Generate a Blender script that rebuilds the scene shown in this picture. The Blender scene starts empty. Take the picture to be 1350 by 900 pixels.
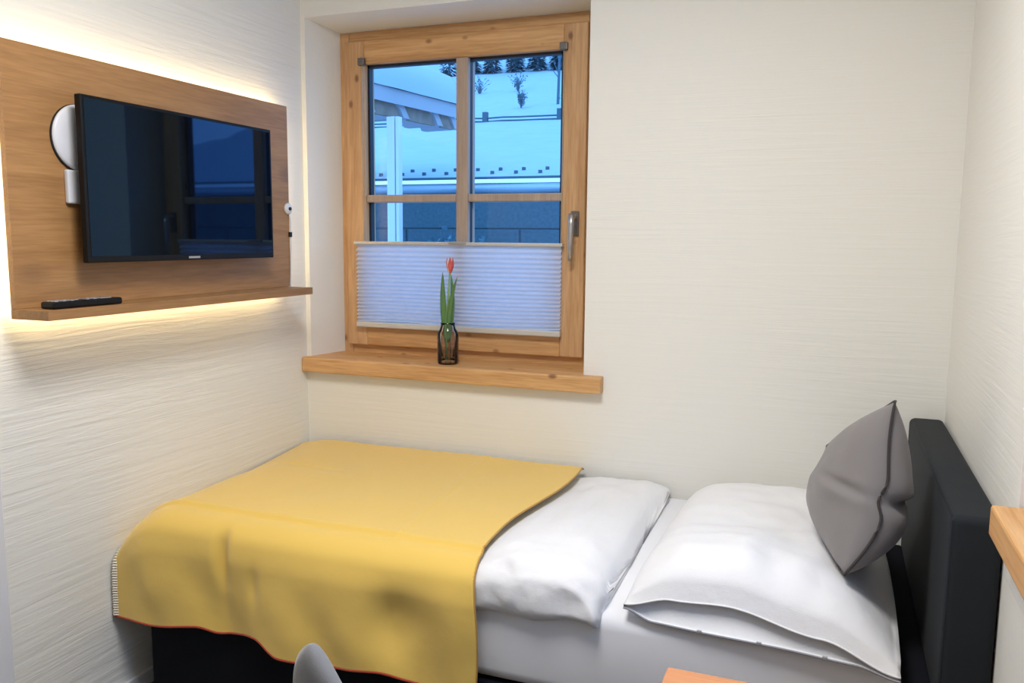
import bpy, bmesh, math, random
from mathutils import Vector, Matrix, noise
random.seed(7)
PI = math.pi
S = bpy.context.scene
COL = S.collection

# ------------------------------------------------------------------ camera
CAM = Vector((1.84096528, -2.6341224, 1.32354191))
YAW, PIT, ROL, FPX = -3.66998337e-01, -1.24387735e-01, -8.67382295e-03, 1098.38743
fwd = Vector((math.sin(YAW)*math.cos(PIT), math.cos(YAW)*math.cos(PIT), math.sin(PIT)))
rgt = Vector((math.cos(YAW), -math.sin(YAW), 0)); dwn = fwd.cross(rgt)
cr, sr = math.cos(ROL), math.sin(ROL)
r2 = cr*rgt + sr*dwn; d2 = -sr*rgt + cr*dwn
cam = bpy.data.objects.new('camera', bpy.data.cameras.new('camera')); COL.objects.link(cam)
m = Matrix((r2, -d2, -fwd)).transposed().to_4x4(); m.translation = CAM
cam.matrix_world = m
cam.data.sensor_width = 36; cam.data.lens = FPX/1350*36; cam.data.clip_start = .02; cam.data.clip_end = 300
S.camera = cam

# ------------------------------------------------------------------ world and exposure
S.view_settings.view_transform = 'Standard'; S.view_settings.look = 'None'
S.view_settings.gamma = 1; S.view_settings.use_curve_mapping = False
S.view_settings.exposure = 0.12
w = bpy.data.worlds.new('dusk_sky'); S.world = w; w.use_nodes = True
wn = w.node_tree; bg = wn.nodes['Background']
bg.inputs[0].default_value = (0.20, 0.50, 1.0, 1); bg.inputs[1].default_value = 2.5
LAMP_STRENGTH = 30.0
LED_STRENGTH = 25.0

# ------------------------------------------------------------------ materials
def newmat(name):
    mt = bpy.data.materials.new(name); mt.use_nodes = True
    return mt, mt.node_tree.nodes, mt.node_tree.links, mt.node_tree.nodes['Principled BSDF']
def simple(name, col, rough=.6, metal=0, spec=.5, bump=0, bscale=200, sheen=0, var=0):
    mt, n, l, b = newmat(name)
    b.inputs['Base Color'].default_value = (*col, 1); b.inputs['Roughness'].default_value = rough
    b.inputs['Metallic'].default_value = metal; b.inputs['Specular IOR Level'].default_value = spec
    b.inputs['Sheen Weight'].default_value = sheen
    if bump or var:
        tc = n.new('ShaderNodeTexCoord'); nz = n.new('ShaderNodeTexNoise')
        nz.inputs['Scale'].default_value = bscale; nz.inputs['Detail'].default_value = 4
        l.new(tc.outputs['Object'], nz.inputs['Vector'])
        if bump:
            bp = n.new('ShaderNodeBump'); bp.inputs['Strength'].default_value = bump; bp.inputs['Distance'].default_value = .002
            l.new(nz.outputs['Fac'], bp.inputs['Height']); l.new(bp.outputs[0], b.inputs['Normal'])
        if var:
            rp = n.new('ShaderNodeValToRGB')
            rp.color_ramp.elements[0].position = .3; rp.color_ramp.elements[1].position = .7
            rp.color_ramp.elements[0].color = (*[c*(1-var) for c in col], 1); rp.color_ramp.elements[1].color = (*[min(1, c*(1+var)) for c in col], 1)
            l.new(nz.outputs['Fac'], rp.inputs[0]); l.new(rp.outputs[0], b.inputs['Base Color'])
    return mt
def plaster(name, col, sv, dist=.004, strength=.6):
    mt, n, l, b = newmat(name)
    b.inputs['Base Color'].default_value = (*col, 1); b.inputs['Roughness'].default_value = .75
    tc = n.new('ShaderNodeTexCoord')
    mp = n.new('ShaderNodeMapping'); mp.inputs['Scale'].default_value = sv
    mp.inputs['Rotation'].default_value = (0.04, 0.03, 0)
    l.new(tc.outputs['Object'], mp.inputs[0])
    a = n.new('ShaderNodeTexNoise'); a.inputs['Scale'].default_value = 1; a.inputs['Detail'].default_value = 5; a.inputs['Roughness'].default_value = .62
    a.inputs['Distortion'].default_value = .5
    l.new(mp.outputs[0], a.inputs['Vector'])
    # patches where the brush lines are stronger
    p = n.new('ShaderNodeTexNoise'); p.inputs['Scale'].default_value = 1.7; l.new(tc.outputs['Object'], p.inputs['Vector'])
    rp = n.new('ShaderNodeMapRange'); rp.inputs[1].default_value = .35; rp.inputs[2].default_value = .65; rp.inputs[3].default_value = .3; rp.inputs[4].default_value = 1
    l.new(p.outputs['Fac'], rp.inputs[0])
    mu = n.new('ShaderNodeMath'); mu.operation = 'MULTIPLY'; l.new(a.outputs['Fac'], mu.inputs[0]); l.new(rp.outputs[0], mu.inputs[1])
    bp = n.new('ShaderNodeBump'); bp.inputs['Strength'].default_value = strength; bp.inputs['Distance'].default_value = dist
    l.new(mu.outputs[0], bp.inputs['Height']); l.new(bp.outputs[0], b.inputs['Normal'])
    return mt
def wood(name, c1, c2, grain, rough=.5, knots=True, kcol=(.16, .055, .02), fine=60, kscale=7, kth=.80):
    """grain: 'x','y' or 'z', the direction the fibres run in"""
    mt, n, l, b = newmat(name); b.inputs['Roughness'].default_value = rough
    tc = n.new('ShaderNodeTexCoord'); mp = n.new('ShaderNodeMapping')
    sc = {'x': (.06, 1, 1), 'y': (1, .06, 1), 'z': (1, 1, .06)}[grain]
    mp.inputs['Scale'].default_value = sc; l.new(tc.outputs['Object'], mp.inputs[0])
    a = n.new('ShaderNodeTexNoise'); a.inputs['Scale'].default_value = 28; a.inputs['Detail'].default_value = 3; a.inputs['Distortion'].default_value = .6
    f = n.new('ShaderNodeTexNoise'); f.inputs['Scale'].default_value = fine*3; f.inputs['Detail'].default_value = 2
    l.new(mp.outputs[0], a.inputs['Vector']); l.new(mp.outputs[0], f.inputs['Vector'])
    mx = n.new('ShaderNodeMath'); mx.operation = 'MULTIPLY_ADD'; mx.inputs[1].default_value = .45
    l.new(f.outputs['Fac'], mx.inputs[0])
    mm = n.new('ShaderNodeMath'); mm.operation = 'MULTIPLY'; mm.inputs[1].default_value = .6; l.new(a.outputs['Fac'], mm.inputs[0]); l.new(mm.outputs[0], mx.inputs[2])
    rp = n.new('ShaderNodeValToRGB'); e = rp.color_ramp.elements
    e[0].position = .38; e[0].color = (*c2, 1); e[1].position = .66; e[1].color = (*c1, 1)
    l.new(mx.outputs[0], rp.inputs[0]); out = rp.outputs[0]
    if knots:
        km = n.new('ShaderNodeMapping'); ks = {'x': (.6, 1, 1), 'y': (1, .6, 1), 'z': (1, 1, .6)}[grain]
        km.inputs['Scale'].default_value = ks; l.new(tc.outputs['Object'], km.inputs[0])
        v = n.new('ShaderNodeTexVoronoi'); v.inputs['Scale'].default_value = kscale; l.new(km.outputs[0], v.inputs['Vector'])
        kr = n.new('ShaderNodeMapRange'); kr.inputs[1].default_value = .06; kr.inputs[2].default_value = .14; kr.inputs[3].default_value = 1; kr.inputs[4].default_value = 0
        l.new(v.outputs['Distance'], kr.inputs[0])
        m2 = n.new('ShaderNodeMath'); m2.operation = 'MULTIPLY'; m2.inputs[1].default_value = kth; l.new(kr.outputs[0], m2.inputs[0])
        mc = n.new('ShaderNodeMix'); mc.data_type = 'RGBA'
        l.new(m2.outputs[0], mc.inputs[0]); l.new(out, mc.inputs[6]); mc.inputs[7].default_value = (*kcol, 1); out = mc.outputs[2]
    l.new(out, b.inputs['Base Color'])
    bp = n.new('ShaderNodeBump'); bp.inputs['Strength'].default_value = .25; bp.inputs['Distance'].default_value = .001
    l.new(mx.outputs[0], bp.inputs['Height']); l.new(bp.outputs[0], b.inputs['Normal'])
    return mt
def emit(name, col, st):
    mt = bpy.data.materials.new(name); mt.use_nodes = True; n = mt.node_tree.nodes; n.clear()
    e = n.new('ShaderNodeEmission'); o = n.new('ShaderNodeOutputMaterial'); e.inputs[0].default_value = (*col, 1); e.inputs[1].default_value = st
    mt.node_tree.links.new(e.outputs[0], o.inputs[0]); return mt
def thin_glass(name, tint=(.96, .98, 1), fac=None):
    mt = bpy.data.materials.new(name); mt.use_nodes = True; n = mt.node_tree.nodes; l = mt.node_tree.links; n.clear()
    t = n.new('ShaderNodeBsdfTransparent'); t.inputs[0].default_value = (*tint, 1)
    g = n.new('ShaderNodeBsdfGlossy'); g.inputs['Roughness'].default_value = .02
    fr = n.new('ShaderNodeFresnel'); fr.inputs[0].default_value = 1.35; mx = n.new('ShaderNodeMixShader'); o = n.new('ShaderNodeOutputMaterial')
    l.new(fr.outputs[0], mx.inputs[0]); l.new(t.outputs[0], mx.inputs[1]); l.new(g.outputs[0], mx.inputs[2]); l.new(mx.outputs[0], o.inputs[0])
    return mt
def fabric(name, col, rough=.85, bump=.3, scale=900, sheen=.2, trans=0):
    mt, n, l, b = newmat(name)
    b.inputs['Base Color'].default_value = (*col, 1); b.inputs['Roughness'].default_value = rough
    b.inputs['Sheen Weight'].default_value = sheen; b.inputs['Sheen Roughness'].default_value = .5; b.inputs['Specular IOR Level'].default_value = .2
    tc = n.new('ShaderNodeTexCoord'); a = n.new('ShaderNodeTexNoise'); a.inputs['Scale'].default_value = scale
    c = n.new('ShaderNodeTexNoise'); c.inputs['Scale'].default_value = 14; c.inputs['Detail'].default_value = 3
    l.new(tc.outputs['Object'], a.inputs['Vector']); l.new(tc.outputs['Object'], c.inputs['Vector'])
    ad = n.new('ShaderNodeMath'); ad.operation = 'MULTIPLY_ADD'; ad.inputs[1].default_value = .12
    l.new(a.outputs['Fac'], ad.inputs[0]); l.new(c.outputs['Fac'], ad.inputs[2])
    bp = n.new('ShaderNodeBump'); bp.inputs['Strength'].default_value = bump; bp.inputs['Distance'].default_value = .006
    l.new(ad.outputs[0], bp.inputs['Height']); l.new(bp.outputs[0], b.inputs['Normal'])
    if trans:
        o = n['Material Output']; t = n.new('ShaderNodeBsdfTranslucent'); t.inputs[0].default_value = (*col, 1)
        mx = n.new('ShaderNodeMixShader'); mx.inputs[0].default_value = trans
        l.new(b.outputs[0], mx.inputs[1]); l.new(t.outputs[0], mx.inputs[2]); l.new(mx.outputs[0], o.inputs[0])
    return mt

WALLC = (.82, .812, .765)
M = dict(
    wall_x=plaster('plaster_brushed_back', WALLC, (2.2, 40, 55), .003, .6),
    wall_l=plaster('plaster_brushed_left', WALLC, (40, 2.4, 42), .006, .75),
    wall_r=plaster('plaster_brushed_right', WALLC, (40, 2.2, 55), .0025, .5),
    ceil=simple('ceiling_paint', (.8, .78, .74), .9),
    floor=wood('dark_floorboards', (.045, .035, .03), (.02, .015, .012), 'y', .45, knots=False),
    spruce_x=wood('spruce_along_x', (.70, .42, .19), (.50, .26, .095), 'x', kscale=12),
    spruce_z=wood('spruce_along_z', (.66, .41, .21), (.48, .26, .11), 'z', kscale=12),
    spruce_y=wood('spruce_along_y', (.74, .43, .18), (.58, .28, .09), 'y'),
    muntin=wood('pale_spruce', (.46, .36, .29), (.36, .27, .21), 'z', knots=False),
    oak=wood('oak_veneer', (.47, .25, .095), (.34, .17, .062), 'y', .45, knots=True, kcol=(.2, .1, .05), kscale=3.3, kth=.6),
    oakdark=wood('oak_edge', (.40, .21, .08), (.29, .145, .052), 'y', .5, knots=False),
    deskwood=wood('orange_desk_wood', (.62, .27, .12), (.50, .2, .08), 'x', .4, knots=False),
    yellow=fabric('mustard_fleece', (.80, .545, .125), .9, .35, 700, .35),
    ochre=fabric('ochre_thread', (.50, .27, .06), .9, .2),
    hemgrey=fabric('grey_hem_thread', (.30, .30, .33), .9, .1),
    red=fabric('rust_red_yarn', (.42, .06, .03), .9, .2),
    whiteyarn=fabric('white_yarn', (.85, .8, .72), .9, .3),
    linen=fabric('white_bed_linen', (.82, .83, .86), .8, .6, 500, .1),
    sheet=fabric('white_sheet', (.80, .815, .86), .8, .15, 500, .1),
    grey=fabric('grey_cushion_cloth', (.23, .215, .215), .9, .3, 1200, .2),
    seam=fabric('dark_seam', (.05, .045, .045), .9, .1),
    slate=fabric('charcoal_upholstery', (.016, .020, .025), .8, .25, 1500, .03),
    basefab=fabric('black_upholstery', (.004, .005, .009), .9, .2, 1500, 0),
    felt=fabric('grey_felt', (.20, .205, .22), .95, .4, 500, .3),
    blackpl=simple('black_plastic', (.005, .005, .006), .4, spec=.25),
    blackmat=simple('black_matte_plastic', (.01, .01, .011), .6),
    whitepl=simple('white_plastic', (.75, .76, .80), .4),
    greypl=simple('grey_plastic', (.35, .35, .36), .4),
    silver=simple('brushed_aluminium', (.55, .54, .52), .35, .9),
    steel=simple('dark_steel', (.20, .19, .18), .35, .9),
    spacer=simple('blue_black_spacer', (.01, .02, .04), .5),
    glass=thin_glass('window_glass'),
    vaseglass=thin_glass('smoky_vase_glass', (.93, .91, .92)),
    pleat=fabric('pleated_shade_cloth', (.80, .80, .86), .9, .05, 500, 0, trans=.45),
    railw=simple('blind_rail_aluminium', (.62, .60, .56), .4, .3),
    green=simple('tulip_leaf', (.10, .22, .07), .5),
    stem=simple('tulip_stem', (.22, .38, .15), .5),
    petal=simple('tulip_petal', (.62, .10, .09), .5, bump=.2, bscale=60, var=.4),
    petalw=simple('tulip_petal_tip', (.85, .6, .55), .5),
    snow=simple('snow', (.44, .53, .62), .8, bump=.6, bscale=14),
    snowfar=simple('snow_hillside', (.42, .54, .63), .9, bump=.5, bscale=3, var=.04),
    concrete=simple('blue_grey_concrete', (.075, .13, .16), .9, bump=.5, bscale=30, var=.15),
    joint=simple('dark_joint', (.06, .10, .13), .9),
    fir=simple('hazy_fir', (.10, .19, .23), .9, var=.4, bscale=5),  # foliage colour lightened to include the haze of distance
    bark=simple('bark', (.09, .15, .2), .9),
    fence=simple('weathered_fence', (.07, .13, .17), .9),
    soffit=simple('brown_soffit_boards', (.27, .20, .165), .8, var=.2, bscale=8),
    rafter=simple('pale_rafter', (.42, .41, .45), .8),
    postw=simple('white_painted_post', (.80, .77, .74), .5),
)
led = emit('warm_led', (1.0, .78, .42), LED_STRENGTH)
lampm = emit('warm_lamp', (1.0, .965, .925), LAMP_STRENGTH)

# screen: dark glass with strong mirror reflection
mt, n, l, b = newmat('tv_glass'); b.inputs['Base Color'].default_value = (.003, .004, .006, 1); b.inputs['Roughness'].default_value = .03; b.inputs['IOR'].default_value = 1.62; b.inputs['Specular Tint'].default_value = (.12, .45, 1, 1)
M['tvglass'] = mt

# ------------------------------------------------------------------ geometry helpers
def new(): return bmesh.new()
def box(bm, x0, x1, y0, y1, z0, z1, bevel=0, seg=2):
    vs = [bm.verts.new((x, y, z)) for x in (x0, x1) for y in (y0, y1) for z in (z0, z1)]
    f = [(0, 1, 3, 2), (4, 6, 7, 5), (0, 4, 5, 1), (2, 3, 7, 6), (0, 2, 6, 4), (1, 5, 7, 3)]
    fs = [bm.faces.new([vs[i] for i in q]) for q in f]
    if bevel:
        es = list({e for q in fs for e in q.edges})
        bmesh.ops.bevel(bm, geom=es, offset=bevel, segments=seg, affect='EDGES', profile=.5)
    return bm
def hexa(bm, p):   # 8 points: bottom loop 4, top loop 4
    vs = [bm.verts.new(q) for q in p]
    for q in ((3, 2, 1, 0), (4, 5, 6, 7), (0, 1, 5, 4), (1, 2, 6, 5), (2, 3, 7, 6), (3, 0, 4, 7)): bm.faces.new([vs[i] for i in q])
def tube(bm, pts, r, seg=8, caps=True):
    pts = [Vector(p) for p in pts]; rings = []
    for i, p in enumerate(pts):
        t = (pts[min(i+1, len(pts)-1)] - pts[max(i-1, 0)]).normalized()
        a = Vector((0, 0, 1)) if abs(t.z) < .9 else Vector((1, 0, 0))
        u = t.cross(a).normalized(); v = t.cross(u)
        rr = r[i] if isinstance(r, (list, tuple)) else r
        rings.append([bm.verts.new(p + rr*(math.cos(2*PI*k/seg)*u + math.sin(2*PI*k/seg)*v)) for k in range(seg)])
    for A, B in zip(rings, rings[1:]):
        for k in range(seg): bm.faces.new((A[k], A[(k+1) % seg], B[(k+1) % seg], B[k]))
    if caps: bm.faces.new(rings[0][::-1]); bm.faces.new(rings[-1])
def lathe(bm, prof, c, seg=32, axis='z'):
    rings = []
    for r, h in prof:
        ring = []
        for k in range(seg):
            a = 2*PI*k/seg; u, v = max(r, 1e-5)*math.cos(a), max(r, 1e-5)*math.sin(a)
            q = (u, v, h) if axis == 'z' else (h, u, v)
            ring.append(bm.verts.new((c[0]+q[0], c[1]+q[1], c[2]+q[2])))
        rings.append(ring)
    for A, B in zip(rings, rings[1:]):
        for k in range(seg): bm.faces.new((A[k], A[(k+1) % seg], B[(k+1) % seg], B[k]))
def grid(bm, nu, nv, fn):
    V = [[bm.verts.new(fn(i/nu, j/nv)) for j in range(nv+1)] for i in range(nu+1)]
    for i in range(nu):
        for j in range(nv): bm.faces.new((V[i][j], V[i+1][j], V[i+1][j+1], V[i][j+1]))
    return V
def wloc(o):
    v = Vector((0, 0, 0))
    while o: v += o.location; o = o.parent
    return v
def obj(name, bm, mat, parent=None, smooth=False, loc=None, solid=0, fixn=True):
    """bm is in world coordinates; the object's origin is its parent's (or loc)"""
    if fixn: bmesh.ops.recalc_face_normals(bm, faces=bm.faces)
    off = wloc(parent) if parent else Vector(loc) if loc else Vector((0, 0, 0))
    for v in bm.verts: v.co -= off
    me = bpy.data.meshes.new(name); bm.to_mesh(me); bm.free()
    if smooth:
        for p in me.polygons: p.use_smooth = True
    o = bpy.data.objects.new(name, me); COL.objects.link(o)
    if parent: o.parent = parent
    elif loc: o.location = loc
    for mm in (mat if isinstance(mat, list) else [mat]): me.materials.append(mm)
    if solid:
        s = o.modifiers.new('thickness', 'SOLIDIFY'); s.thickness = solid; s.offset = 0
    return o
def tag(o, label=None, cat=None, group=None, kind=None):
    for k, v in (('label', label), ('category', cat), ('group', group), ('kind', kind)):
        if v: o[k] = v
    return o
def thing(name, loc, label, cat, group=None):
    o = bpy.data.objects.new(name, None); COL.objects.link(o); o.location = loc; o.empty_display_size = .1
    return tag(o, label, cat, group)
def struct(name, bm, mat, **k): return tag(obj(name, bm, mat, **k), kind='structure')
def sm(t): t = max(0, min(1, t)); return t*t*(3-2*t)
def lerp(t, pts):
    if t <= pts[0][0]: return pts[0][1]
    for (a, b), (c, d) in zip(pts, pts[1:]):
        if t <= c: return b + (d-b)*sm((t-a)/(c-a))
    return pts[-1][1]
def nz(x, y, z=0): return noise.noise(Vector((x, y, z)))

# ------------------------------------------------------------------ room shell
W, YF, H = 2.16, -3.6, 2.45
T = .24
WX0, WX1, WZ0, WZ1 = .018, 1.084, .845, 2.10        # back recess, front edges (sill fills .818-.873)
bm = new(); box(bm, -.2, W+.3, YF-.2, 0.0, -.12, 0); struct('floor', bm, M['floor'])
bm = new(); box(bm, -.2, W+.3, YF-.2, T, H, H+.12); struct('ceiling', bm, M['ceil'])
bm = new()
hexa(bm, [(-.2, 0, 0), (WX0, 0, 0), (.062, T, 0), (-.2, T, 0), (-.2, 0, H), (WX0, 0, H), (.062, T, H), (-.2, T, H)])
box(bm, WX1, W+.3, 0, T, 0, H)
bmb = new
def slab(x0, x1, z0a, z0b, z1):  # lintel with sloping soffit
    hexa(bm, [(x0, 0, z0a), (x1, 0, z0a), (x1, T, z0b), (x0, T, z0b), (x0, 0, z1), (x1, 0, z1), (x1, T, z1), (x0, T, z1)])
slab(WX0, WX1, WZ1, 2.075, H)
box(bm, WX0, WX1, 0, T, 0, .818)
bmesh.ops.remove_doubles(bm, verts=bm.verts, dist=1e-5)
struct('wall_back', bm, M['wall_x'])
bm = new(); box(bm, -.2, 0, YF, 0, 0, H); struct('wall_left', bm, M['wall_l'])
# right wall with its own window niche
RY0, RY1 = -1.025, -2.15
bm = new()
box(bm, W, W+.3, RY0, 0, 0, H); box(bm, W, W+.3, YF, RY1, 0, H)
box(bm, W, W+.3, RY1, RY0, 0, .818); box(bm, W, W+.3, RY1, RY0, 2.1, H)
struct('wall_right', bm, M['wall_r'])
bm = new(); box(bm, -.2, W+.3, YF-.2, YF, 0, H); struct('wall_front', bm, M['wall_x'])
bm = new(); box(bm, 0, .012, -1.30, -.02, 0, .045, .002); struct('baseboard_left', bm, M['whitepl'])
bm = new(); box(bm, 0, .014, -1.42, -1.268, 0, 1.06, .003); struct('trim_1', bm, M['whitepl'])

# ------------------------------------------------------------------ window in the back wall
win = bpy.data.objects.new('window_1', None); COL.objects.link(win); win.location = (.56, .18, .873); tag(win, kind='structure')
FY = .18
def framebars(x0, x1, z0, z1, wd, y0, y1, bev=.004, wdb=None):
    wdb = wdb or wd
    return [(x0, x0+wd, z0, z1, 'z'), (x1-wd, x1, z0, z1, 'z'), (x0+wd, x1-wd, z1-wd, z1, 'x'), (x0+wd, x1-wd, z0, z0+wdb, 'x')], (y0, y1, bev)
def build_frame(name, spec, parent, mats=('spruce_z', 'spruce_x')):
    bars, (y0, y1, bev) = spec
    bm = new()
    for (a, b_, c, d, g) in bars:
        k = len(bm.faces); before = set(bm.faces)
        box(bm, a, b_, y0, y1, c, d, bev)
        for f in bm.faces:
            if f not in before: f.material_index = 0 if g == 'z' else 1
    return obj(name, bm, [M[mats[0]], M[mats[1]]], parent)
build_frame('window_frame', framebars(.050, 1.070, .868, 2.082, .040, FY, T), win)
# outer reveal-side cover strip
sash = build_frame('window_sash', framebars(.084, 1.032, .905, 2.042, .084, .155, .185), win)
build_frame('window_sash', framebars(.084, 1.032, .905, 2.042, .084, .205, .232), win)
bm = new()
for a in ((.168, .182, .989, 1.958), (.936, .948, .989, 1.958)): box(bm, a[0]-.004, a[1]-.006, .183, .207, a[2], a[3])
box(bm, .168, .948, .183, .207, 1.948, 1.962); box(bm, .168, .948, .183, .207, .985, .995)
box(bm, .545, .588, .183, .207, .989, 1.958); box(bm, .168, .948, .183, .207, 1.453, 1.475)
obj('glazing_spacer', bm, M['spacer'], win)
bm = new(); box(bm, .543, .590, .160, .184, .989, 1.958, .004); obj('muntin', bm, M['muntin'], win)
bm = new(); box(bm, .168, .543, .162, .184, 1.450, 1.478, .004); box(bm, .590, .948, .162, .184, 1.450, 1.478, .004); obj('muntin', bm, M['muntin'], win)
bm = new(); box(bm, .543, .590, .206, .228, .989, 1.958, .004); box(bm, .168, .543, .206, .228, 1.450, 1.478, .004); box(bm, .590, .948, .206, .228, 1.450, 1.478, .004); obj('outer_muntin', bm, M['muntin'], win)
for xa, xb in ((.172, .545), (.588, .944)):
    for za, zb in ((.99, 1.453), (1.475, 1.955)):
        bm = new(); vs = [bm.verts.new(p) for p in ((xa, .195, za), (xb, .195, za), (xb, .195, zb), (xa, .195, zb))]; bm.faces.new(vs)
        obj('window_pane', bm, M['glass'], win)
# sill board
bm = new(); box(bm, .001, 1.152, -.040, .18, .818, .873, .005); obj('window_sill', bm, M['spruce_x'], win)
# handle on the right stile
hd = new(); box(hd, .985, 1.013, .146, .156, 1.33, 1.415, .003)
hb = obj('handle_plate', hd, M['steel'], win)
bm = new(); tube(bm, [(.999, .148, 1.395), (.999, .110, 1.395)], .009, 12)
tube(bm, [(.999, .112, 1.405), (.998, .108, 1.37), (.996, .108, 1.30), (.996, .110, 1.245)], [.011, .011, .010, .008], 12)
obj('window_handle', bm, M['silver'], win, smooth=True)

# ------------------------------------------------------------------ pleated blind
pb = thing('pleated_blind', (.55, .14, .975), 'white pleated blind covering the lower half of the window', 'blind')
zt, zb = 1.292, .998
N = 19
bm = new()
rows = []
for i in range(N*2+1):
    t = i/(N*2); z = zt - (zt-zb)*(t**.88)
    yy = .138 + (.0065 if i % 2 else -.0065)
    sag = lambda s: (.004*math.sin(s*PI*2.3)*t*t)
    rows.append([bm.verts.new((.137 + (.956-.137)*k/24, yy, z + sag(k/24))) for k in range(25)])
for A, B in zip(rows, rows[1:]):
    for k in range(24): bm.faces.new((A[k], A[k+1], B[k+1], B[k]))
obj('blind_fabric', bm, M['pleat'], pb)
bm = new(); box(bm, .130, .962, .126, .150, 1.292, 1.304, .003); obj('top_rail', bm, M['railw'], pb)
bm = new(); box(bm, .137, .958, .126, .150, .977, .998, .004); obj('bottom_rail', bm, M['railw'], pb)
bm = new(); box(bm, .53, .60, .120, .127, 1.297, 1.306, .002); obj('pull_tab', bm, M['greypl'], pb)
for x in (.163, .950):
    bm = new(); tube(bm, [(x, .150, 1.30), (x, .150, 1.955)], .0018, 6); obj('cord', bm, M['greypl'], pb)
    bm = new(); box(bm, x-.014, x+.014, .140, .156, 1.952, 1.978, .003); obj('cord_bracket', bm, M['steel'], pb)

# ------------------------------------------------------------------ vase and tulip on the sill
VX, VY = .570, .035
vz = thing('glass_vase', (VX, VY, .873), 'small smoky glass vase standing in the middle of the wooden window sill', 'vase')
bm = new()
lathe(bm, [(0, .874), (0.0341, .874), (0.0363, .878), (0.0374, .970), (0.0363, .985), (0.0275, 1.000), (0.0242, 1.012), (0.0264, 1.020), (0.0242, 1.021), (0.0209, 1.011), (0.0253, .999), (0.0341, .984), (0.0352, .970), (0.0330, .880), (0, .879)], (VX, VY, 0), 28)
bm2 = bm
obj('vase_body', bm, M['vaseglass'], vz, smooth=True)
bm = new()
for k in range(14):
    a = 2*PI*k/14; tube(bm, [(VX+.0372*math.cos(a), VY+.0372*math.sin(a), .880), (VX+.0372*math.cos(a), VY+.0372*math.sin(a), .97)], .0018, 5)
obj('vase_rib', bm, M['vaseglass'], vz)
bm = new(); lathe(bm, [(0, .8795), (.0315, .8795), (.0315, .93), (0, .93)], (VX, VY, 0), 24); obj('water', bm, thin_glass('vase_water', (.93, .91, .92)), vz)
tl = thing('tulip', (VX, VY, .882), 'single red tulip with green leaves standing in the glass vase', 'flower')
bm = new(); tube(bm, [(VX-.004, VY, .884), (VX-.006, VY, 1.0), (VX+.0, VY, 1.1), (VX+.009, VY, 1.2)], [.0045, .0045, .004, .004], 8); obj('stem', bm, M['stem'], tl, smooth=True)
def leaf(pts, wmax, tw=0):
    bm = new(); n_ = 16; P = [Vector(p) for p in pts]
    def c(t):
        a = P[0].lerp(P[1], t); b_ = P[1].lerp(P[2], t); return a.lerp(b_, t)
    def fn(u, v):
        p = c(u); wv = wmax*math.sin(PI*min(1, .12+u*.88))**.8; a = tw*u
        s = (v-.5)*2
        return p + Vector((math.cos(a)*s*wv, math.sin(a)*s*wv + abs(s)*wv*.5, 0))
    grid(bm, n_, 4, fn); return obj('leaf', bm, M['green'], tl, smooth=True, solid=.0012)
leaf([(VX-.007, VY-.003, .95), (VX-.022, VY-.01, 1.08), (VX-.014, VY-.012, 1.20)], .011, .3)
leaf([(VX+.001, VY-.004, .95), (VX+.002, VY-.014, 1.09), (VX+.043, VY-.012, 1.185)], .010, -.3)
leaf([(VX+.0, VY+.006, .95), (VX+.02, VY+.004, 1.08), (VX+.012, VY+.004, 1.19)], .009, .1)
for k in range(6):
    a0 = 2*PI*k/6; R0 = .0135 if k % 2 else .0115
    bm = new()
    def pf(u, v, a0=a0, R0=R0):
        s = (v-.5)*2; a = a0 + s*.75*math.sin(PI*(.15+.8*u))
        r = R0*(math.sin(PI*(.08+.62*u)))
        return Vector((VX+.009+r*math.cos(a), VY+r*math.sin(a), 1.196+.056*u - .006*s*s*u))
    grid(bm, 8, 6, pf)
    obj('petal', bm, M['petal'] if k not in (4,) else M['petalw'], tl, smooth=True, solid=.001)

# ------------------------------------------------------------------ window in the right wall
w2 = bpy.data.objects.new('window_2', None); COL.objects.link(w2); w2.location = (W+.18, -1.6, .873); tag(w2, kind='structure')
bm = new(); box(bm, 2.115, W+.2, -2.2, -1.033, .818, .873, .005)
o = obj('window_sill', bm, M['spruce_y'], w2)
bm = new()
for q in ((RY1, RY1+.12, .873, 2.1), (RY0-.12, RY0, .873, 2.1), (RY1+.12, RY0-.12, 1.98, 2.1), (RY1+.12, RY0-.12, .873, .99), (-1.60, -1.57, .99, 1.98)): box(bm, W+.19, W+.26, q[0], q[1], q[2], q[3], .004)
obj('window_frame', bm, M['spruce_z'], w2)
bm = new(); vs = [bm.verts.new(p) for p in ((W+.225, RY1+.12, .99), (W+.225, RY0-.12, .99), (W+.225, RY0-.12, 1.98), (W+.225, RY1+.12, 1.98))]; bm.faces.new(vs); obj('window_pane', bm, M['glass'], w2)

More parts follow.
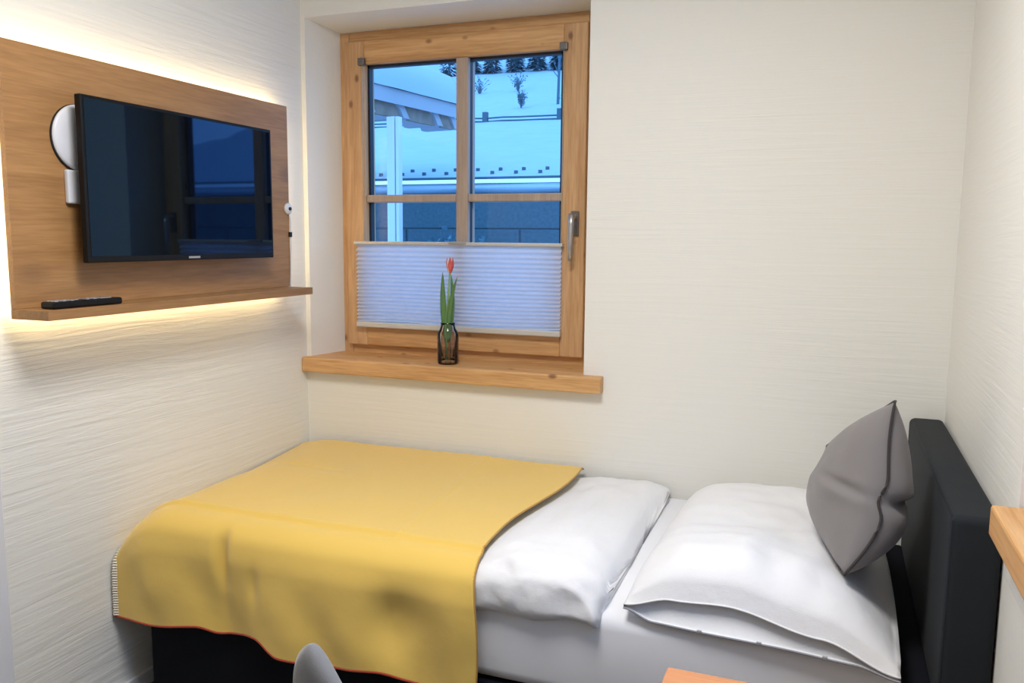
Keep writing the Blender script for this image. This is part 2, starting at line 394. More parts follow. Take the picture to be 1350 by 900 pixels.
# ------------------------------------------------------------------ television panel
PX, PY0, PY1, PZ0, PZ1 = .055, -1.233, -.168, 1.145, 1.763
tp = thing('shelf_unit', (0, -.70, 1.12), 'oak wall panel with a narrow shelf and warm light behind its edges', 'shelf unit')
bm = new(); box(bm, PX-.018, PX, PY0, PY1, PZ0+.0007, PZ1, .001); obj('back_board', bm, M['oak'], tp)
bm = new(); box(bm, PX-.018, .157, PY0, -.185, 1.122, 1.1455, .001); obj('shelf', bm, M['oakdark'], tp)
for a in ((-1.15, -1.11), (-.30, -.26)):
    bm = new(); box(bm, 0.0005, PX-.0185, a[0], a[1], 1.2, 1.7); obj('mounting_batten', bm, M['oakdark'], tp)
for q in ((PY0+.02, PY1-.02, PZ1-.030, PZ1-.018), (PY0+.02, PY1-.02, PZ0-.005, PZ0+.007), (PY0+.014, PY0+.026, PZ0+.02, PZ1-.03), (PY1-.026, PY1-.014, PZ0+.02, PZ1-.03)):
    bm = new(); box(bm, PX-.024, PX-.0185, *q); obj('led_strip', bm, led, tp)
# the little white gadget clipped to the panel's right edge
bm = new(); lathe(bm, [(0, .000), (.020, .000), (.020, .005), (.013, .009), (0, .010)], (PX, -.178, 1.415), 20, 'x'); g = obj('cable_clip', bm, M['whitepl'], tp, smooth=True)
bm = new(); lathe(bm, [(0, .009), (.006, .009), (.006, .014), (0, .014)], (PX, -.178, 1.415), 14, 'x'); obj('clip_hole', bm, M['blackmat'], g)
bm = new(); tube(bm, [(PX+.004, -.172, 1.395), (PX+.003, -.166, 1.37), (PX+.004, -.168, 1.30), (PX+.003, -.170, 1.2), (PX+.002, -.172, 1.148)], .0025, 6); obj('cable', bm, M['whitepl'], g)
bm = new(); box(bm, PX, PX+.008, -.176, -.164, 1.318, 1.335, .001); obj('cable_staple', bm, M['blackmat'], g)

# television
TX0, TX1, TY0, TY1, TZ0, TZ1 = .088, .120, -1.080, -.346, 1.251, 1.660
tv = thing('television', (PX, -.71, TZ0), 'black flat-screen television hung on the oak wall panel', 'television')
bm = new(); box(bm, TX0+.012, TX1, TY0, TY1, TZ0, TZ1, .003); obj('housing', bm, M['blackpl'], tv)
bm = new(); box(bm, TX0-.006, TX0+.0125, TY0+.10, TY1-.10, TZ0+.03, TZ1-.10, .006); obj('rear_cover', bm, M['blackmat'], tv)
bm = new(); box(bm, TX1-.001, TX1+.0008, TY0+.009, TY1-.009, TZ0+.016, TZ1-.009); obj('screen', bm, M['tvglass'], tv)
bm = new(); box(bm, PX, TX0-.005, -.82, -.60, 1.36, 1.56, .002); obj('wall_bracket', bm, M['blackmat'], tv)
bm = new(); box(bm, TX1, TX1+.0012, -.735, -.690, TZ0+.005, TZ0+.011); obj('badge', bm, M['greypl'], tv)
bm = new(); tube(bm, [(PX+.012, -1.030, 1.40), (PX+.014, -1.028, 1.33), (PX+.014, -1.02, 1.28), (PX+.018, -.99, 1.262), (TX0+.004, -.94, 1.29)], .006, 8); obj('power_cable', bm, M['blackmat'], tv, smooth=True)

rd = thing('round_device', (PX, -1.035, 1.562), 'round white disc with a thin dark rim half hidden behind the television', 'device')
bm = new(); lathe(bm, [(0, 0), (.0845, 0), (.0845, .004), (0, .004)], (PX, -1.031, 1.559), 48, 'x'); obj('rim', bm, M['blackmat'], rd)
bm = new(); lathe(bm, [(0, .004), (.0820, .004), (.0820, .007), (.076, .011), (.05, .013), (0, .013)], (PX, -1.031, 1.560), 48, 'x'); obj('disc', bm, M['whitepl'], rd, smooth=True)
so = thing('power_socket', (PX, -1.04, 1.44), 'white double power socket under the round white disc, left of the television', 'socket')
bm = new(); box(bm, PX, PX+.014, -1.082, -1.00, 1.397, 1.480, .004); obj('socket_plate', bm, M['whitepl'], so)
bm = new(); lathe(bm, [(0, .014), (.019, .014), (.019, .030), (0, .030)], (PX, -1.030, 1.437), 20, 'x'); obj('plug', bm, M['blackmat'], so)

rc = thing('remote_control', (.12, -1.09, 1.146), 'slim black remote control lying on the panel shelf', 'remote control')
bm = new(); box(bm, .098, .142, -1.205, -1.000, 1.1462, 1.163, .005, 3); obj('body', bm, M['blackpl'], rc)
for j in range(7):
    for i_ in range(3):
        if (j, i_) in ((3, 0), (3, 2)): continue
        bm = new(); x = .108+i_*.012; y = -1.19+j*.022; box(bm, x-.004, x+.004, y-.005, y+.005, 1.1625, 1.1650, .001)
        obj('button', bm, M['greypl'] if j != 4 else M['silver'], rc)
bm = new(); box(bm, .104, .136, -1.055, -1.030, 1.1625, 1.1655, .001); obj('label_plate', bm, M['silver'], rc)

# ------------------------------------------------------------------ bed
bed = thing('bed', (1.1, -.47, 0), 'single box-spring bed with black base, white mattress and charcoal headboard', 'bed')
bm = new(); box(bm, .105, 2.008, -.93, -.012, .03, .288, .012, 3); obj('bed_base', bm, M['basefab'], bed, smooth=True)
for x in (.2, 1.95):
    for y in (-.87, -.08):
        bm = new(); box(bm, x-.03, x+.03, y-.03, y+.03, 0.0, .032); obj('foot', bm, M['blackmat'], bed)
bm = new(); box(bm, .108, 2.006, -.932, -.012, .289, .501, .035, 5)
bmesh.ops.triangulate(bm, faces=[]) if False else None
obj('mattress', bm, M['sheet'], bed, smooth=True)
bm = new(); box(bm, 2.010, 2.068, -.90, -.03, .05, .44, .006); obj('dark_gap_block', bm, M['basefab'], bed)  # black block added so the gap between mattress and headboard looks shaded
# headboard: padded, rounded, slightly bulging
bm = new()
HX0, HX1, HY0, HY1, HZ1 = 2.067, 2.157, -.944, -.006, .818
box(bm, HX0, HX1, HY0, HY1, .0, HZ1, .016, 4)
obj('headboard', bm, M['slate'], bed, smooth=True)
bm = new()
xs = HX0+.0005
tube(bm, [(HX0+.003, HY0+.006, .02), (HX0+.003, HY0+.006, HZ1-.012), ], .0035, 6)
tube(bm, [(HX0+.006, HY0+.012, HZ1-.006), (HX0+.006, HY1-.02, HZ1-.006)], .003, 6)
obj('piping', bm, M['slate'], bed, smooth=True)

# drop of the bedding near the foot of the bed
def D(y): return .020 + .108*max(0, -y/.95)
def sagx(x, y): return (D(y)*max(0, 1-x/.20)**2 if x < .20 else 0.0) + .022*sm((-y-.65)/.25)*max(0, 1-x/.10)**2
def ztop(x, y):
    t = -y/.9
    return .560 + .016*sm((t-.1)/.8) - sagx(x, y)

# duvet: closed puffy body
def duvet():
    bm = new()
    x0, x1 = .125, 1.392
    def prof(t, ya, yb, zt_, zbk):   # closed loop around the cross-section (y,z), t in 0..1
        pass
    NU, NV = 110, 72
    rings = []
    for i in range(NU+1):
        u = i/NU; x = x0 + (x1-x0)*u
        # end rounding: thickness factor
        e = min(1, max(0, (1-u)/.075)); er = math.sqrt(max(0, 1-(1-e)**2)) if e < 1 else 1
        e2 = min(1, u/.05); er *= (math.sqrt(max(0, 1-(1-e2)**2)) if e2 < 1 else 1)
        ring = []
        ex = sm((x-1.0)/.2); exf = sm((x-.97)/.12)
        for j in range(NV):
            a = 2*PI*j/NV; c, s = math.cos(a), math.sin(a)
            # superellipse; c=+1 is the back, c=-1 the front
            yy = math.copysign(abs(c)**.35, c); zz = math.copysign(abs(s)**.55, s)
            yb, yf = -.045 + .025*ex, -.875 - .072*exf - .012*ex
            y = (yb+yf)/2 + (yb-yf)/2*yy
            top = ztop(x, y) - .022*(1-ex) - .004 + .026*ex*sm((-y-.25)/.6)*1.0
            top += .010*ex*(nz(x*9, y*7) + .5*nz(x*20, y*16, 3))
            bot = .5035
            over = sm((-y-.908)/.035)
            bot -= .066*over*exf*(1-.3*sm((x-1.25)/.1))
            mid = (top+bot)/2 + .004*(1-er)*0
            hh = (top-bot)/2
            if er < 1: mid = bot + hh*er + (.008*(1-er) if x > 1 else 0)
            z = mid + hh*zz*er
            xo = x
            if x > 1.2:   # wavy right fold
                xo += (.012*math.sin(y*7+.4)+.008*nz(y*8, z*10))*sm((x-1.2)/.19)
                xo += .012*sm((-y-.8)/.15)*sm((x-1.25)/.14)
            if y < -.9:
                y += .008*nz(x*14, z*25, 5)*ex
            ring.append(bm.verts.new((xo, y, z)))
        rings.append(ring)
    for A, B in zip(rings, rings[1:]):
        for k in range(NV): bm.faces.new((A[k], A[(k+1) % NV], B[(k+1) % NV], B[k]))
    bm.faces.new(rings[0]); bm.faces.new(rings[-1][::-1])
    o = obj('duvet', bm, M['linen'], None, smooth=True, loc=(.75, -.47, .502))
    tag(o, 'thick white duvet spread on the bed, showing beside the yellow blanket', 'duvet')
    sd = o.modifiers.new('sub', 'SUBSURF'); sd.levels = 1; sd.render_levels = 1
    tx = bpy.data.textures.new('duvet_wrinkles', 'CLOUDS'); tx.noise_scale = .09; tx.noise_depth = 3
    dm = o.modifiers.new('wrinkles', 'DISPLACE'); dm.texture = tx; dm.strength = .016; dm.mid_level = .5
    vg = o.vertex_groups.new(name='seen')
    me = o.data
    for v in me.vertices:
        wx = v.co.x + .75
        wgt = sm((wx-1.06)/.10)*sm((v.co.z+.502-.48)/.04 if v.co.y+(-.47) > -.9 else 1)
        vg.add([v.index], wgt, 'REPLACE')
    dm.vertex_group = 'seen'
duvet()

# yellow blanket
BX0, BX1 = .008, 1.096
LT = .893            # where the top starts to roll over the front
RR = .048
def blanket(u, s):
    """u across the bed 0..1, s arclength from the wall side, metres"""
    x = BX0 + (BX1-BX0)*u
    yT = -.022
    zt_ = ztop(x, -LT) + .012
    if s < LT:
        y = yT - s*(LT+yT)/LT*1.0
        z = ztop(x, y) + .010
        z += .0035*nz(x*5, y*5) + .003*math.exp(-((x-.86-.10*(y+.85)/.8*-1)/.010)**2)
        z += .008*math.exp(-((y+.868)/.008)**2)
        z -= .004*math.exp(-((y+.40+.06*(x-.2))/.014)**2)*math.exp(-((x-.25)/.15)**2)
        z -= .012*sm((.03-s)/.03)
        if y < -.845: z -= .0085*sm((-.845-y)/.047)
        p = Vector((x, y, z))
        zr = z
    else:
        q = s - LT; a = min(q/RR, PI/2)
        z0 = zt_ - .0107
        front = -LT - RR*math.sin(a)
        z = z0 - RR*(1-math.cos(a))
        dq = max(0, q - RR*PI/2)
        z -= dq
        k = sm(q/.30)
        # soft vertical folds of the hanging part
        wv = .016*math.sin(x*9.5+1.2)*k + .010*math.sin(x*21+.5+z*6)*k*k
        wv += -.034*math.exp(-((x-.395-.05*(.5-z))/.018)**2)*sm(q/.07)*(1-.8*sm((q-.10)/.12)) - .010*math.exp(-((x-.50)/.02)**2)*math.exp(-((z-.43)/.05)**2)
        wv += -.034*math.exp(-((x-.90)/.05)**2)*math.exp(-((z-.40)/.07)**2)
        wv += -.020*math.exp(-((x-.03)/.08)**2)*k
        wv += .018*math.exp(-((x-1.04)/.05)**2)*k
        wv += .006*nz(x*12, z*9, 2)*k
        wo = wv + .030*sm(q/.13)
        wo = .008*math.log(1+math.exp(wo/.008)) if wo < .2 else wo
        y = front - .004 - wo*sm(q/.06)*(.25+.75*sm(x/.16))
        p = Vector((x, y, z))
    # the right edge of the cloth is not quite straight
    p.x += .014*sm((u-.8)/.2)*math.sin(s*7) + .012*sm((u-.85)/.15)*sm((s-.8)/.3)
    return p
def hem(u):  # total arclength at this u, from the hem height in the photograph
    x = BX0 + (BX1-BX0)*u
    hz = lerp(x, [(0, .262), (.14, .268), (.31, .292), (.37, .280), (.50, .297), (.585, .266), (.73, .270), (.86, .284), (1.0, .262), (1.1, .235)])
    ztp = ztop(x, -LT) + .0035
    return LT + RR*PI/2 + max(0, ztp - RR - hz)
bm = new()
NU, NV = 180, 280
grid(bm, NU, NV, lambda u, v: blanket(u, v*hem(u)))
bl = obj('blanket', bm, M['yellow'], None, smooth=True, loc=(.55, -.5, .57), solid=.005)
tag(bl, 'mustard yellow fleece blanket spread over the foot half of the bed', 'blanket')
bm = new(); tube(bm, [blanket(i/160, hem(i/160)) + Vector((0, -.001, 0)) for i in range(161)], .0034, 6); obj('hem_stitching', bm, M['red'], bl, smooth=True)['label'] = 'rust red stitched hem along the front edge'
bm = new(); tube(bm, [blanket(1, hem(1)*i/160) for i in range(161)], .0028, 6); obj('side_stitching', bm, M['ochre'], bl, smooth=True)
# white looped fringe on the left end of the blanket
bm = new(); L0 = hem(0)
tube(bm, [blanket(.002, L0*(.55+.45*i/60)) + Vector((0, 0, 0)) for i in range(61)], .0055, 6)
for i in range(60):
    s = L0*(.62+.38*i/59); p = blanket(.004, s); q = blanket(.004, min(L0, s+.004))
    tube(bm, [p+Vector((.012, -.003, 0)), p+Vector((.002, -.009, .001)), q+Vector((-.006, -.004, 0)), q+Vector((-.004, .004, 0))], .0028, 5)
for v in bm.verts: v.co.x = max(v.co.x, .0012)
obj('fringe', bm, M['whiteyarn'], bl, smooth=True)['label'] = 'white looped fringe on the left end'

# ------------------------------------------------------------------ white pillow
def pillow():
    bm = new(); NU, NV = 72, 72
    ft = [(0, .534), (.19, .562), (.4, .570), (.73, .538), (1, .492)]
    fb = [(0, .527), (.12, .5065), (.30, .5045), (.57, .5045), (.85, .500), (1, .484)]
    def base(u, v):
        x = 1.452 + .55*u; y = -.030 - .90*v
        x += .012*(1-v)*(.5-u)*2 - .014*math.sin(PI*v)*(1 if u < .5 else -1)*(2*u-1)**2
        y += -.028*sm((v-.6)/.4)*u
        return x, y
    def top(u, v):
        x, y = base(u, v)
        a = (max(0, 1-(2*u-1)**4))**.62; bb = (max(0, 1-(2*v-1)**6))**.6
        edge = .512 if v < .5 else .512 + (lerp(u, ft)-.512)*sm((v-.5)/.5)
        z = edge + .108*a*bb
        if v > .9: z = edge + .108*a*bb*1.0
        wr = a*bb
        z += wr*(.010*nz(x*7, y*6, 1) + .006*nz(x*16, y*14, 4))
        # puckers running back from the opening
        z += .006*math.sin(u*30+math.sin(v*9))*sm((v-.72)/.15)*sm((1-v)/.1)*a*.7
        z -= .030*math.exp(-((u-.93)/.12)**2-((v-.72)/.16)**2)
        return Vector((x, y, max(z, .5065 if y > -.93 else .48)))
    def bot(u, v):
        x, y = base(u, v)
        z = .5045 if v < .8 else .5045 + (lerp(u, fb)-.5045)*sm((v-.8)/.2)
        return Vector((x, y - .004*sm((v-.9)/.1), z))
    Tt = grid(bm, NU, NV, top); Bb = grid(bm, NU, NV, bot)
    for j in range(NV):
        bm.faces.new((Tt[0][j], Tt[0][j+1], Bb[0][j+1], Bb[0][j])); bm.faces.new((Tt[NU][j+1], Tt[NU][j], Bb[NU][j], Bb[NU][j+1]))
    for i in range(NU):
        bm.faces.new((Tt[i+1][0], Tt[i][0], Bb[i][0], Bb[i+1][0]))
    jj = int(NV*.987)
    for i in range(NU): bm.faces.new((Tt[i][jj], Tt[i+1][jj], Bb[i+1][jj], Bb[i][jj]))
    o = obj('pillow', bm, M['linen'], None, smooth=True, loc=(1.73, -.48, .504), fixn=False)
    tag(o, 'large white pillow lying flat at the head of the bed', 'pillow')
    # hem lines of the pillowcase opening
    for f, nm in ((top, 'upper_hem'), (bot, 'lower_hem')):
        bm = new(); tube(bm, [f(i/80, 1) for i in range(81)], .0022, 6); obj(nm, bm, M['linen'] if nm[0] == 'u' else M['hemgrey'], o, smooth=True)
    for u in (.30, .52, .75):
        bm = new(); p = bot(u, 1); box(bm, p.x-.005, p.x+.005, p.y-.0035, p.y+.002, p.z-.001, p.z+.005, .001)
        obj('button', bm, M['greypl'], o)
pillow()

# ------------------------------------------------------------------ grey cushion leaning on the headboard
def cushion():
    Tn, Bn = Vector((1.975, -.745, .990)), Vector((1.895, -.830, .632))
    Tf, Bf = Vector((1.848, -.385, .797)), Vector((1.858, -.450, .622))
    def mid(u, v):   # u near->far, v bottom->top
        p = (Bn.lerp(Tn, v)).lerp(Bf.lerp(Tf, v), u)
        p = p + (1-u)**3*Vector((.034, 0, 0))*(math.sin(PI*v) + .35*math.sin(2*PI*v) - .45*math.exp(-((v-.43)/.07)**2))
        cc = Vector(((Tn+Bn+Tf+Bf)/4))
        pin = .05*(math.sin(PI*u)*(2*v-1)**2*0 + 0)
        return p
    nrm = ((Tn-Bn).cross(Tf-Bn)).normalized()
    if nrm.x > 0: nrm = -nrm
    def th(u, v):
        U, V = 2*u-1, 2*v-1
        t = (max(0, 1-U*U)**.45)*((max(0, 1-V*V)**.45) if v < .5 else (max(0, 1-V**6)**.7)*(1-.34*V))
        t *= 1-.34*math.exp(-((v-.43-.22*u)/.035)**2)*math.exp(-(u/.30)**2)
        t *= 1 + .05*nz(u*5, v*5)
        return t
    bm = new(); N_ = 56
    A = grid(bm, N_, N_, lambda u, v: mid(u, v) + nrm*.088*th(u, v)*(1-.55*u*sm(v*1.3-.2)))
    B = grid(bm, N_, N_, lambda u, v: mid(u, v) - nrm*.120*th(u, v))
    bmesh.ops.remove_doubles(bm, verts=bm.verts, dist=1e-5)
    o = obj('cushion', bm, M['grey'], None, smooth=True, loc=(1.92, -.6, .62))
    tag(o, 'grey throw cushion leaning against the dark headboard on the white pillow', 'cushion')
    bm = new(); pts = [mid(0, i/40) for i in range(41)] + [mid(i/40, 1) for i in range(1, 41)]
    tube(bm, pts, .0035, 6)
    tube(bm, [mid(i/40, 0) for i in range(41)] + [mid(1, i/40) for i in range(1, 41)], .0035, 6)
    obj('seam', bm, M['seam'], o, smooth=True)
cushion()

# ------------------------------------------------------------------ desk corner and chair (close to the camera)
dk = thing('desk', (1.9, -2.0, 0), 'orange-brown wooden desk whose corner shows at the bottom edge of the photo', 'desk')
bm = new(); box(bm, 1.659, W-.004, -2.25, -1.564, .722, .750, .003); obj('desktop', bm, M['deskwood'], dk)
for y0 in (-1.60, -2.24):
    bm = new(); box(bm, 1.72, W-.02, y0, y0+.025, 0, .722, .002); obj('side_panel', bm, M['deskwood'], dk)
bm = new(); box(bm, W-.05, W-.03, -2.215, -1.60, .35, .722); obj('back_panel', bm, M['deskwood'], dk)

ch = thing('chair', (1.2, -1.8, 0), 'grey felt chair, only the tip of its backrest showing before the bed', 'chair')
def chair():
    C0 = Vector((1.233, -1.768, 0)); vd = Vector((CAM.x-1.222, CAM.y+1.772, 0)).normalized()
    ang = math.atan2(vd.y, vd.x) + math.radians(24)
    ax = Vector((math.cos(ang), math.sin(ang), 0)); nm = Vector((-ax.y, ax.x, 0))
    if nm.x < 0: nm = -nm      # the sitter faces this way
    def bk(u, v, off):
        s = math.sin((u-.5)*PI); hw = .205*(max(0, 1-max(0, (v-.12)/.88)**1.35))**.78
        w_ = hw*s
        z = .47 + (.797-.47)*v
        return C0 + ax*w_ + nm*(.06*(w_/.21)**2 + off*math.sqrt(max(0, 1-s*s))*(1-v**10)**.5 + .04*(1-v)) + Vector((0, 0, z))
    bm = new()
    A = grid(bm, 32, 40, lambda u, v: bk(u, 1-(1-v)**1.6, .022)); B = grid(bm, 32, 40, lambda u, v: bk(u, 1-(1-v)**1.6, -.022))
    bmesh.ops.remove_doubles(bm, verts=bm.verts, dist=1e-5)
    obj('backrest', bm, M['felt'], ch, smooth=True)
    bm = new(); SC = C0 + nm*.24
    def st(u, v, z):
        a = (2*u-1); b_ = (2*v-1); k = 1-.12*(a*a*b_*b_)
        return SC + ax*.22*a*k + nm*.21*b_*k + Vector((0, 0, z + .012*(a*a+b_*b_)*.5))
    A = grid(bm, 16, 16, lambda u, v: st(u, v, .475)); B = grid(bm, 16, 16, lambda u, v: st(u, v, .435))
    for j in range(16):
        for i_ in (0, 16):
            bm.faces.new((A[i_][j], A[i_][j+1], B[i_][j+1], B[i_][j])); bm.faces.new((A[j][i_], A[j+1][i_], B[j+1][i_], B[j][i_]))
    obj('seat', bm, M['felt'], ch, smooth=True)
    for a in (-1, 1):
        for b_ in (-1, 1):
            t = SC + ax*.15*a + nm*.15*b_; f = SC + ax*.20*a + nm*.19*b_
            bm = new(); tube(bm, [t + Vector((0, 0, .44)), f + Vector((0, 0, .0))], [.014, .009], 10); obj('leg', bm, M['blackpl'], ch, smooth=True)
chair()

# ceiling lamp (above and behind the camera's view)
lp = thing('ceiling_lamp', (1.25, -1.55, H), 'flat white square ceiling lamp over the middle of the room', 'lamp')
bm = new(); box(bm, .93, 1.57, -1.87, -1.23, H-.05, H, .004); obj('lamp_housing', bm, M['whitepl'], lp)
bm = new(); vs = [bm.verts.new(p) for p in ((.96, -1.84, H-.0515), (.96, -1.26, H-.0515), (1.54, -1.26, H-.0515), (1.54, -1.84, H-.0515))]; bm.faces.new(vs); obj('diffuser', bm, lampm, lp)

# ------------------------------------------------------------------ outside: snowy slope at dusk
def terr(x, y):
    if y < 14: z = 1.98 + (y-6.05)/(14-6.05)*(3.72-1.98) + .02*(x+3)*sm((y-8)/5)*-.2
    elif y < 26: z = 3.72 + (y-14)*.30
    else: z = 7.32 + (y-26)*.42
    z += .10*nz(x*.35, y*.3)*sm((y-6.5)/2) + .02*nz(x*2, y*2)*sm((y-6.2)/1)
    return z
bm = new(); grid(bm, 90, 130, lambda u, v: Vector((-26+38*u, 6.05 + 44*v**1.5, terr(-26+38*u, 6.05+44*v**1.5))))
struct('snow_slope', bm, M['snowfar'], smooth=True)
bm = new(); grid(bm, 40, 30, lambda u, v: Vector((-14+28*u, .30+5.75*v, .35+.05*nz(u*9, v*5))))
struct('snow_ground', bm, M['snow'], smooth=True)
bm = new()
zc = .30
rows_ = [(.30, .67), (.67, 1.04), (1.04, 1.41), (1.41, 1.775)]
for r, (za, zb_) in enumerate(rows_):
    x = -14 + (r % 2)*.7
    while x < 12:
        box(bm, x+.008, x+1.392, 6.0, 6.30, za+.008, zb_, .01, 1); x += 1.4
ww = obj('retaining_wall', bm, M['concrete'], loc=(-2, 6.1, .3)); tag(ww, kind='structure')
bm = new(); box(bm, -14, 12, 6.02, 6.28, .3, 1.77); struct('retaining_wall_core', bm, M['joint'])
# snow lip hanging over the wall with a dark gap above it
bm = new(); grid(bm, 160, 8, lambda u, v: Vector((-14+26*u, 6.35-.42*math.sin(v*PI)**.6, 1.775+.165*v+.012*nz(u*40, v*3))))
struct('snow_ledge', bm, M['snow'], smooth=True)
rl = bm = new(); tube(bm, [(-14, 6.0, 1.972), (12, 6.0, 1.972)], .014, 8)
tag(obj('snow_rail', bm, M['fence'], loc=(-2, 6, 1.97)), 'thin dark rail running along the top of the snowy wall', 'rail')
# snow guards: two staggered rows of small dark stops in the snow
proto = None
for row, (yy, dx) in enumerate(((6.32, 0), (6.60, -.01))):
    for k in range(12):
        x = -3.6 + dx + k*.29
        if x > -.2: continue
        zz = terr(x, yy)
        if proto is None:
            bm = new(); box(bm, x-.019, x+.019, yy-.019, yy+.019, zz-.03, zz+.034, .004); proto = obj('snow_guard', bm, M['fence'], loc=(x, yy, zz)); o = proto
        else:
            o = proto.copy(); COL.objects.link(o); o.location = (x, yy, zz)
        tag(o, 'small dark stud poking out of the snow just above the wall', 'snow guard', 'snow studs above the wall')
# wire fence across the slope
fe = thing('wire_fence', (-4.8, 14, terr(-4.8, 14)), 'thin dark fence line crossing the snowy slope behind the wall', 'fence')
for x in (-9.2, -7.4, -5.2, -3.55, -2.5):
    z = terr(x, 14); bm = new(); box(bm, x-.05, x+.05, 13.95, 14.05, z-.1, z+.22); obj('post', bm, M['fence'], fe)
bm = new()
for dz in (.02, .09): tube(bm, [(x, 14, terr(x, 14)+dz) for x in [-12+.4*i for i in range(30)]], .018, 5)
obj('wire', bm, M['fence'], fe)
# trees and bushes
def fir(x, y, h, r, label, group):
    z = terr(x, y); t = thing('fir_tree', (x, y, z), label, 'tree', group)
    bm = new(); tube(bm, [(x, y, z-.1), (x, y, z+h*.95)], [r*.09, r*.02], 6); obj('trunk', bm, M['bark'], t)
    bm = new(); rnd = random.Random(int(x*100+y))
    for k in range(900):
        q = rnd.random()**1.4; rr = r*(1-q)*(.35+.65*rnd.random())+.02; an = rnd.uniform(0, 2*PI)
        c = Vector((x+rr*math.cos(an), y+rr*math.sin(an), z+h*(.04+.95*q)-rr*.25)); dr = Vector((math.cos(an), math.sin(an), -.35))
        tn = Vector((-math.sin(an), math.cos(an), 0)); L = .045+.06*rnd.random()
        vs = [bm.verts.new(c-dr*L), bm.verts.new(c+tn*L*.5), bm.verts.new(c+dr*L), bm.verts.new(c-tn*L*.5)]; bm.faces.new(vs)
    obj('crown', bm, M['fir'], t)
rt = random.Random(3)
for k in range(14):
    x = -10.9 + k*.40; y = 24.2 + (k % 2)*1.0 + rt.uniform(0, .25)
    fir(x, y, rt.uniform(1.8, 2.8), .34, 'dark fir tree in the wood at the top of the snowy slope', 'firs at the top of the slope')
def shrub(name, x, y, h, r, label, n_=26, cat='bush', bend=.6):
    z = terr(x, y) if y > 6 else .35; t = thing(name, (x, y, z), label, cat)
    rnd = random.Random(int(x*77)); bm = new(); lf = new()
    for k in range(n_):
        a = rnd.uniform(0, 2*PI); q = rnd.uniform(.2, 1)*r; hh = h*rnd.uniform(.6, 1)
        p = [(x, y, z-.05), (x+q*.3*math.cos(a), y+q*.3*math.sin(a), z+hh*.5), (x+q*math.cos(a), y+q*math.sin(a), z+hh)]
        tube(bm, p, [.016*h, .010*h, .004*h], 4)
        for i in range(8):
            f = rnd.uniform(.35, 1); c = Vector(p[0]).lerp(Vector(p[2]), f) + Vector((rnd.uniform(-.06, .06), rnd.uniform(-.06, .06), rnd.uniform(-.05, .05)))*h
            d = .05*h; u = Vector((rnd.uniform(-1, 1), rnd.uniform(-1, 1), rnd.uniform(-1, 1))).normalized()*d; v = u.orthogonal().normalized()*d*.6
            vs = [lf.verts.new(c+u), lf.verts.new(c+v), lf.verts.new(c-u), lf.verts.new(c-v)]; lf.faces.new(vs)
    obj('twigs', bm, M['bark'], t); obj('foliage', lf, M['fir'], t)
shrub('bush', -5.0, 15.6, .40, .17, 'round dark bush on the snowy slope above the fence', 40)
shrub('bush', -3.75, 15.2, .42, .45, 'low wispy bush on the slope at the right edge of the window', 16)
shrub('bush', -7.7, 19.5, .5, .35, 'small dark bush high on the slope, left of its neighbour', 18)
shrub('bush', -6.55, 19.5, .55, .35, 'small dark bush high on the slope below the fir trees', 18)
shrub('bush', -1.95, 5.4, 1.04, .32, 'dark low shrub in front of the retaining wall above the blind', 60)
# bare young tree
x, y = -4.25, 16; z = terr(x, y); bt = thing('bare_tree', (x, y, z), 'thin bare tree standing on the slope near the right side of the window', 'tree')
bm = new(); tube(bm, [(x, y, z-.1), (x+.03, y, z+1.2), (x, y, z+2.6)], [.035, .028, .012], 6)
rr = random.Random(9)
for k in range(22):
    zz = z+.6+k*.09; a = rr.uniform(0, 2*PI); L = .5*(1-k/30); tube(bm, [(x, y, zz), (x+L*.6*math.cos(a), y+L*.6*math.sin(a), zz+L*.7)], [.012, .004], 4)
obj('branches', bm, M['bark'], bt)

# neighbour's snow-laden roof edge, rafters, soffit and white post
nb = thing('neighbour_roof', (-2.6, 5.2, .35), 'neighbouring eave under thick snow with brown soffit and pale rafters', 'roof')
E0, E1 = Vector((-2.70, 3.3, 2.80)), Vector((-2.262, 6.24, 2.80))
ed = (E1-E0).normalized(); pn = Vector((-ed.y, ed.x, 0))   # pn points away from the window side (to -x)
if pn.x > 0: pn = -pn
LEN = (E1-E0).length
def rp(s, d, h): return E0 + ed*s + pn*d + Vector((0, 0, h))
SL = .42
def bar(bm, s0, s1, d0, d1, h0, h1):  # slab following the roof slope
    pts = []
    for hh in (h0, h1):
        for (s, d) in ((s0, d0), (s1, d0), (s1, d1), (s0, d1)): pts.append(rp(s, d, hh+SL*d))
    hexa(bm, pts)
bm = new(); bar(bm, 0, LEN, 0, 2.2, -.03, .0); obj('roof_boards', bm, M['rafter'], nb)
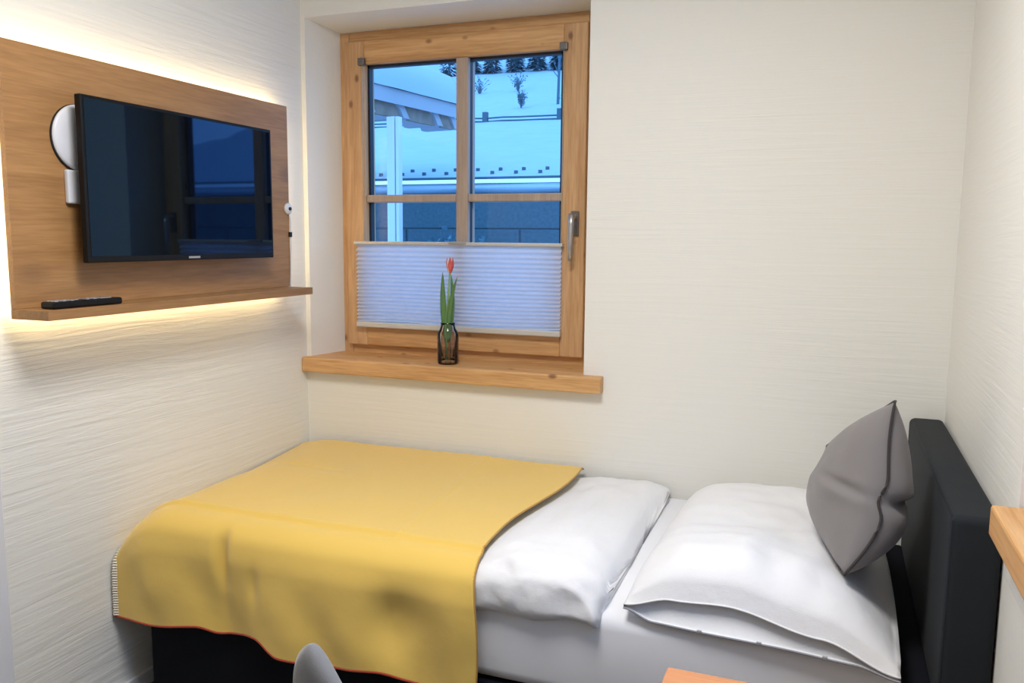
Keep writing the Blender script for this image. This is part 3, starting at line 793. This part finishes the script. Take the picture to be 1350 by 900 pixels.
bm = new(); bar(bm, 0, LEN, -.02, .02, -.13, .02); obj('fascia', bm, M['rafter'], nb)
def vbox(bm, s0, s1, d0, d1, h0, h1, sh=0):
    hexa(bm, [rp(s0+sh, d0, h0), rp(s1+sh, d0, h0), rp(s1+sh, d1, h0), rp(s0+sh, d1, h0), rp(s0, d0, h1), rp(s1, d0, h1), rp(s1, d1, h1), rp(s0, d1, h1)])
for f0, f1 in ((.0, .12), (.16, .28), (.32, .44), (.48, .63), (.68, .84), (.885, .96)):
    bm = new(); vbox(bm, LEN*f0, LEN*f1, .05, .09, -.26, -.12, .10); obj('soffit_panel', bm, M['soffit'], nb)
for f0 in (.13, .29, .45, .64, .85, .965):
    bm = new(); vbox(bm, LEN*f0, LEN*f0+.10, .03, .5, -.25, -.12, .10); obj('rafter', bm, M['rafter'], nb)
bm = new()
def snowf(u, v):
    s = LEN*u; a = v
    th = .30 + .03*nz(s*1.5, 4)
    if a < .4:
        q = a/.4*PI/2; d = -.05 + .16*(1-math.cos(q))*1.0; h = th*math.sin(q)**.8
    else:
        d = .11 + (a-.4)/.6*2.0; h = th
    d -= .03*nz(s*3, a*2)
    return rp(s, d, h + SL*max(0, d) + .01)
V = grid(bm, 50, 24, snowf)
for i_ in (0, 50):
    bot_ = [bm.verts.new(rp(LEN*i_/50, max(-.04, (v.co-rp(LEN*i_/50, 0, 0)).dot(pn)), SL*max(0, (v.co-rp(LEN*i_/50, 0, 0)).dot(pn)))) for v in V[i_]]
    for j in range(24): bm.faces.new((V[i_][j], V[i_][j+1], bot_[j+1], bot_[j]))
obj('roof_snow', bm, M['snow'], nb, smooth=True)
pp = Vector((-2.388, 5.0, 0))
ps = thing('porch_post', (pp.x, pp.y, .35), 'white post standing under the neighbouring eave outside the window', 'post')
bm = new(); box(bm, pp.x-.065, pp.x+.02, pp.y-.05, pp.y+.05, .35, 2.52, .004); box(bm, pp.x+.03, pp.x+.065, pp.y-.04, pp.y+.04, .35, 2.52, .004)
obj('shaft', bm, M['postw'], ps)
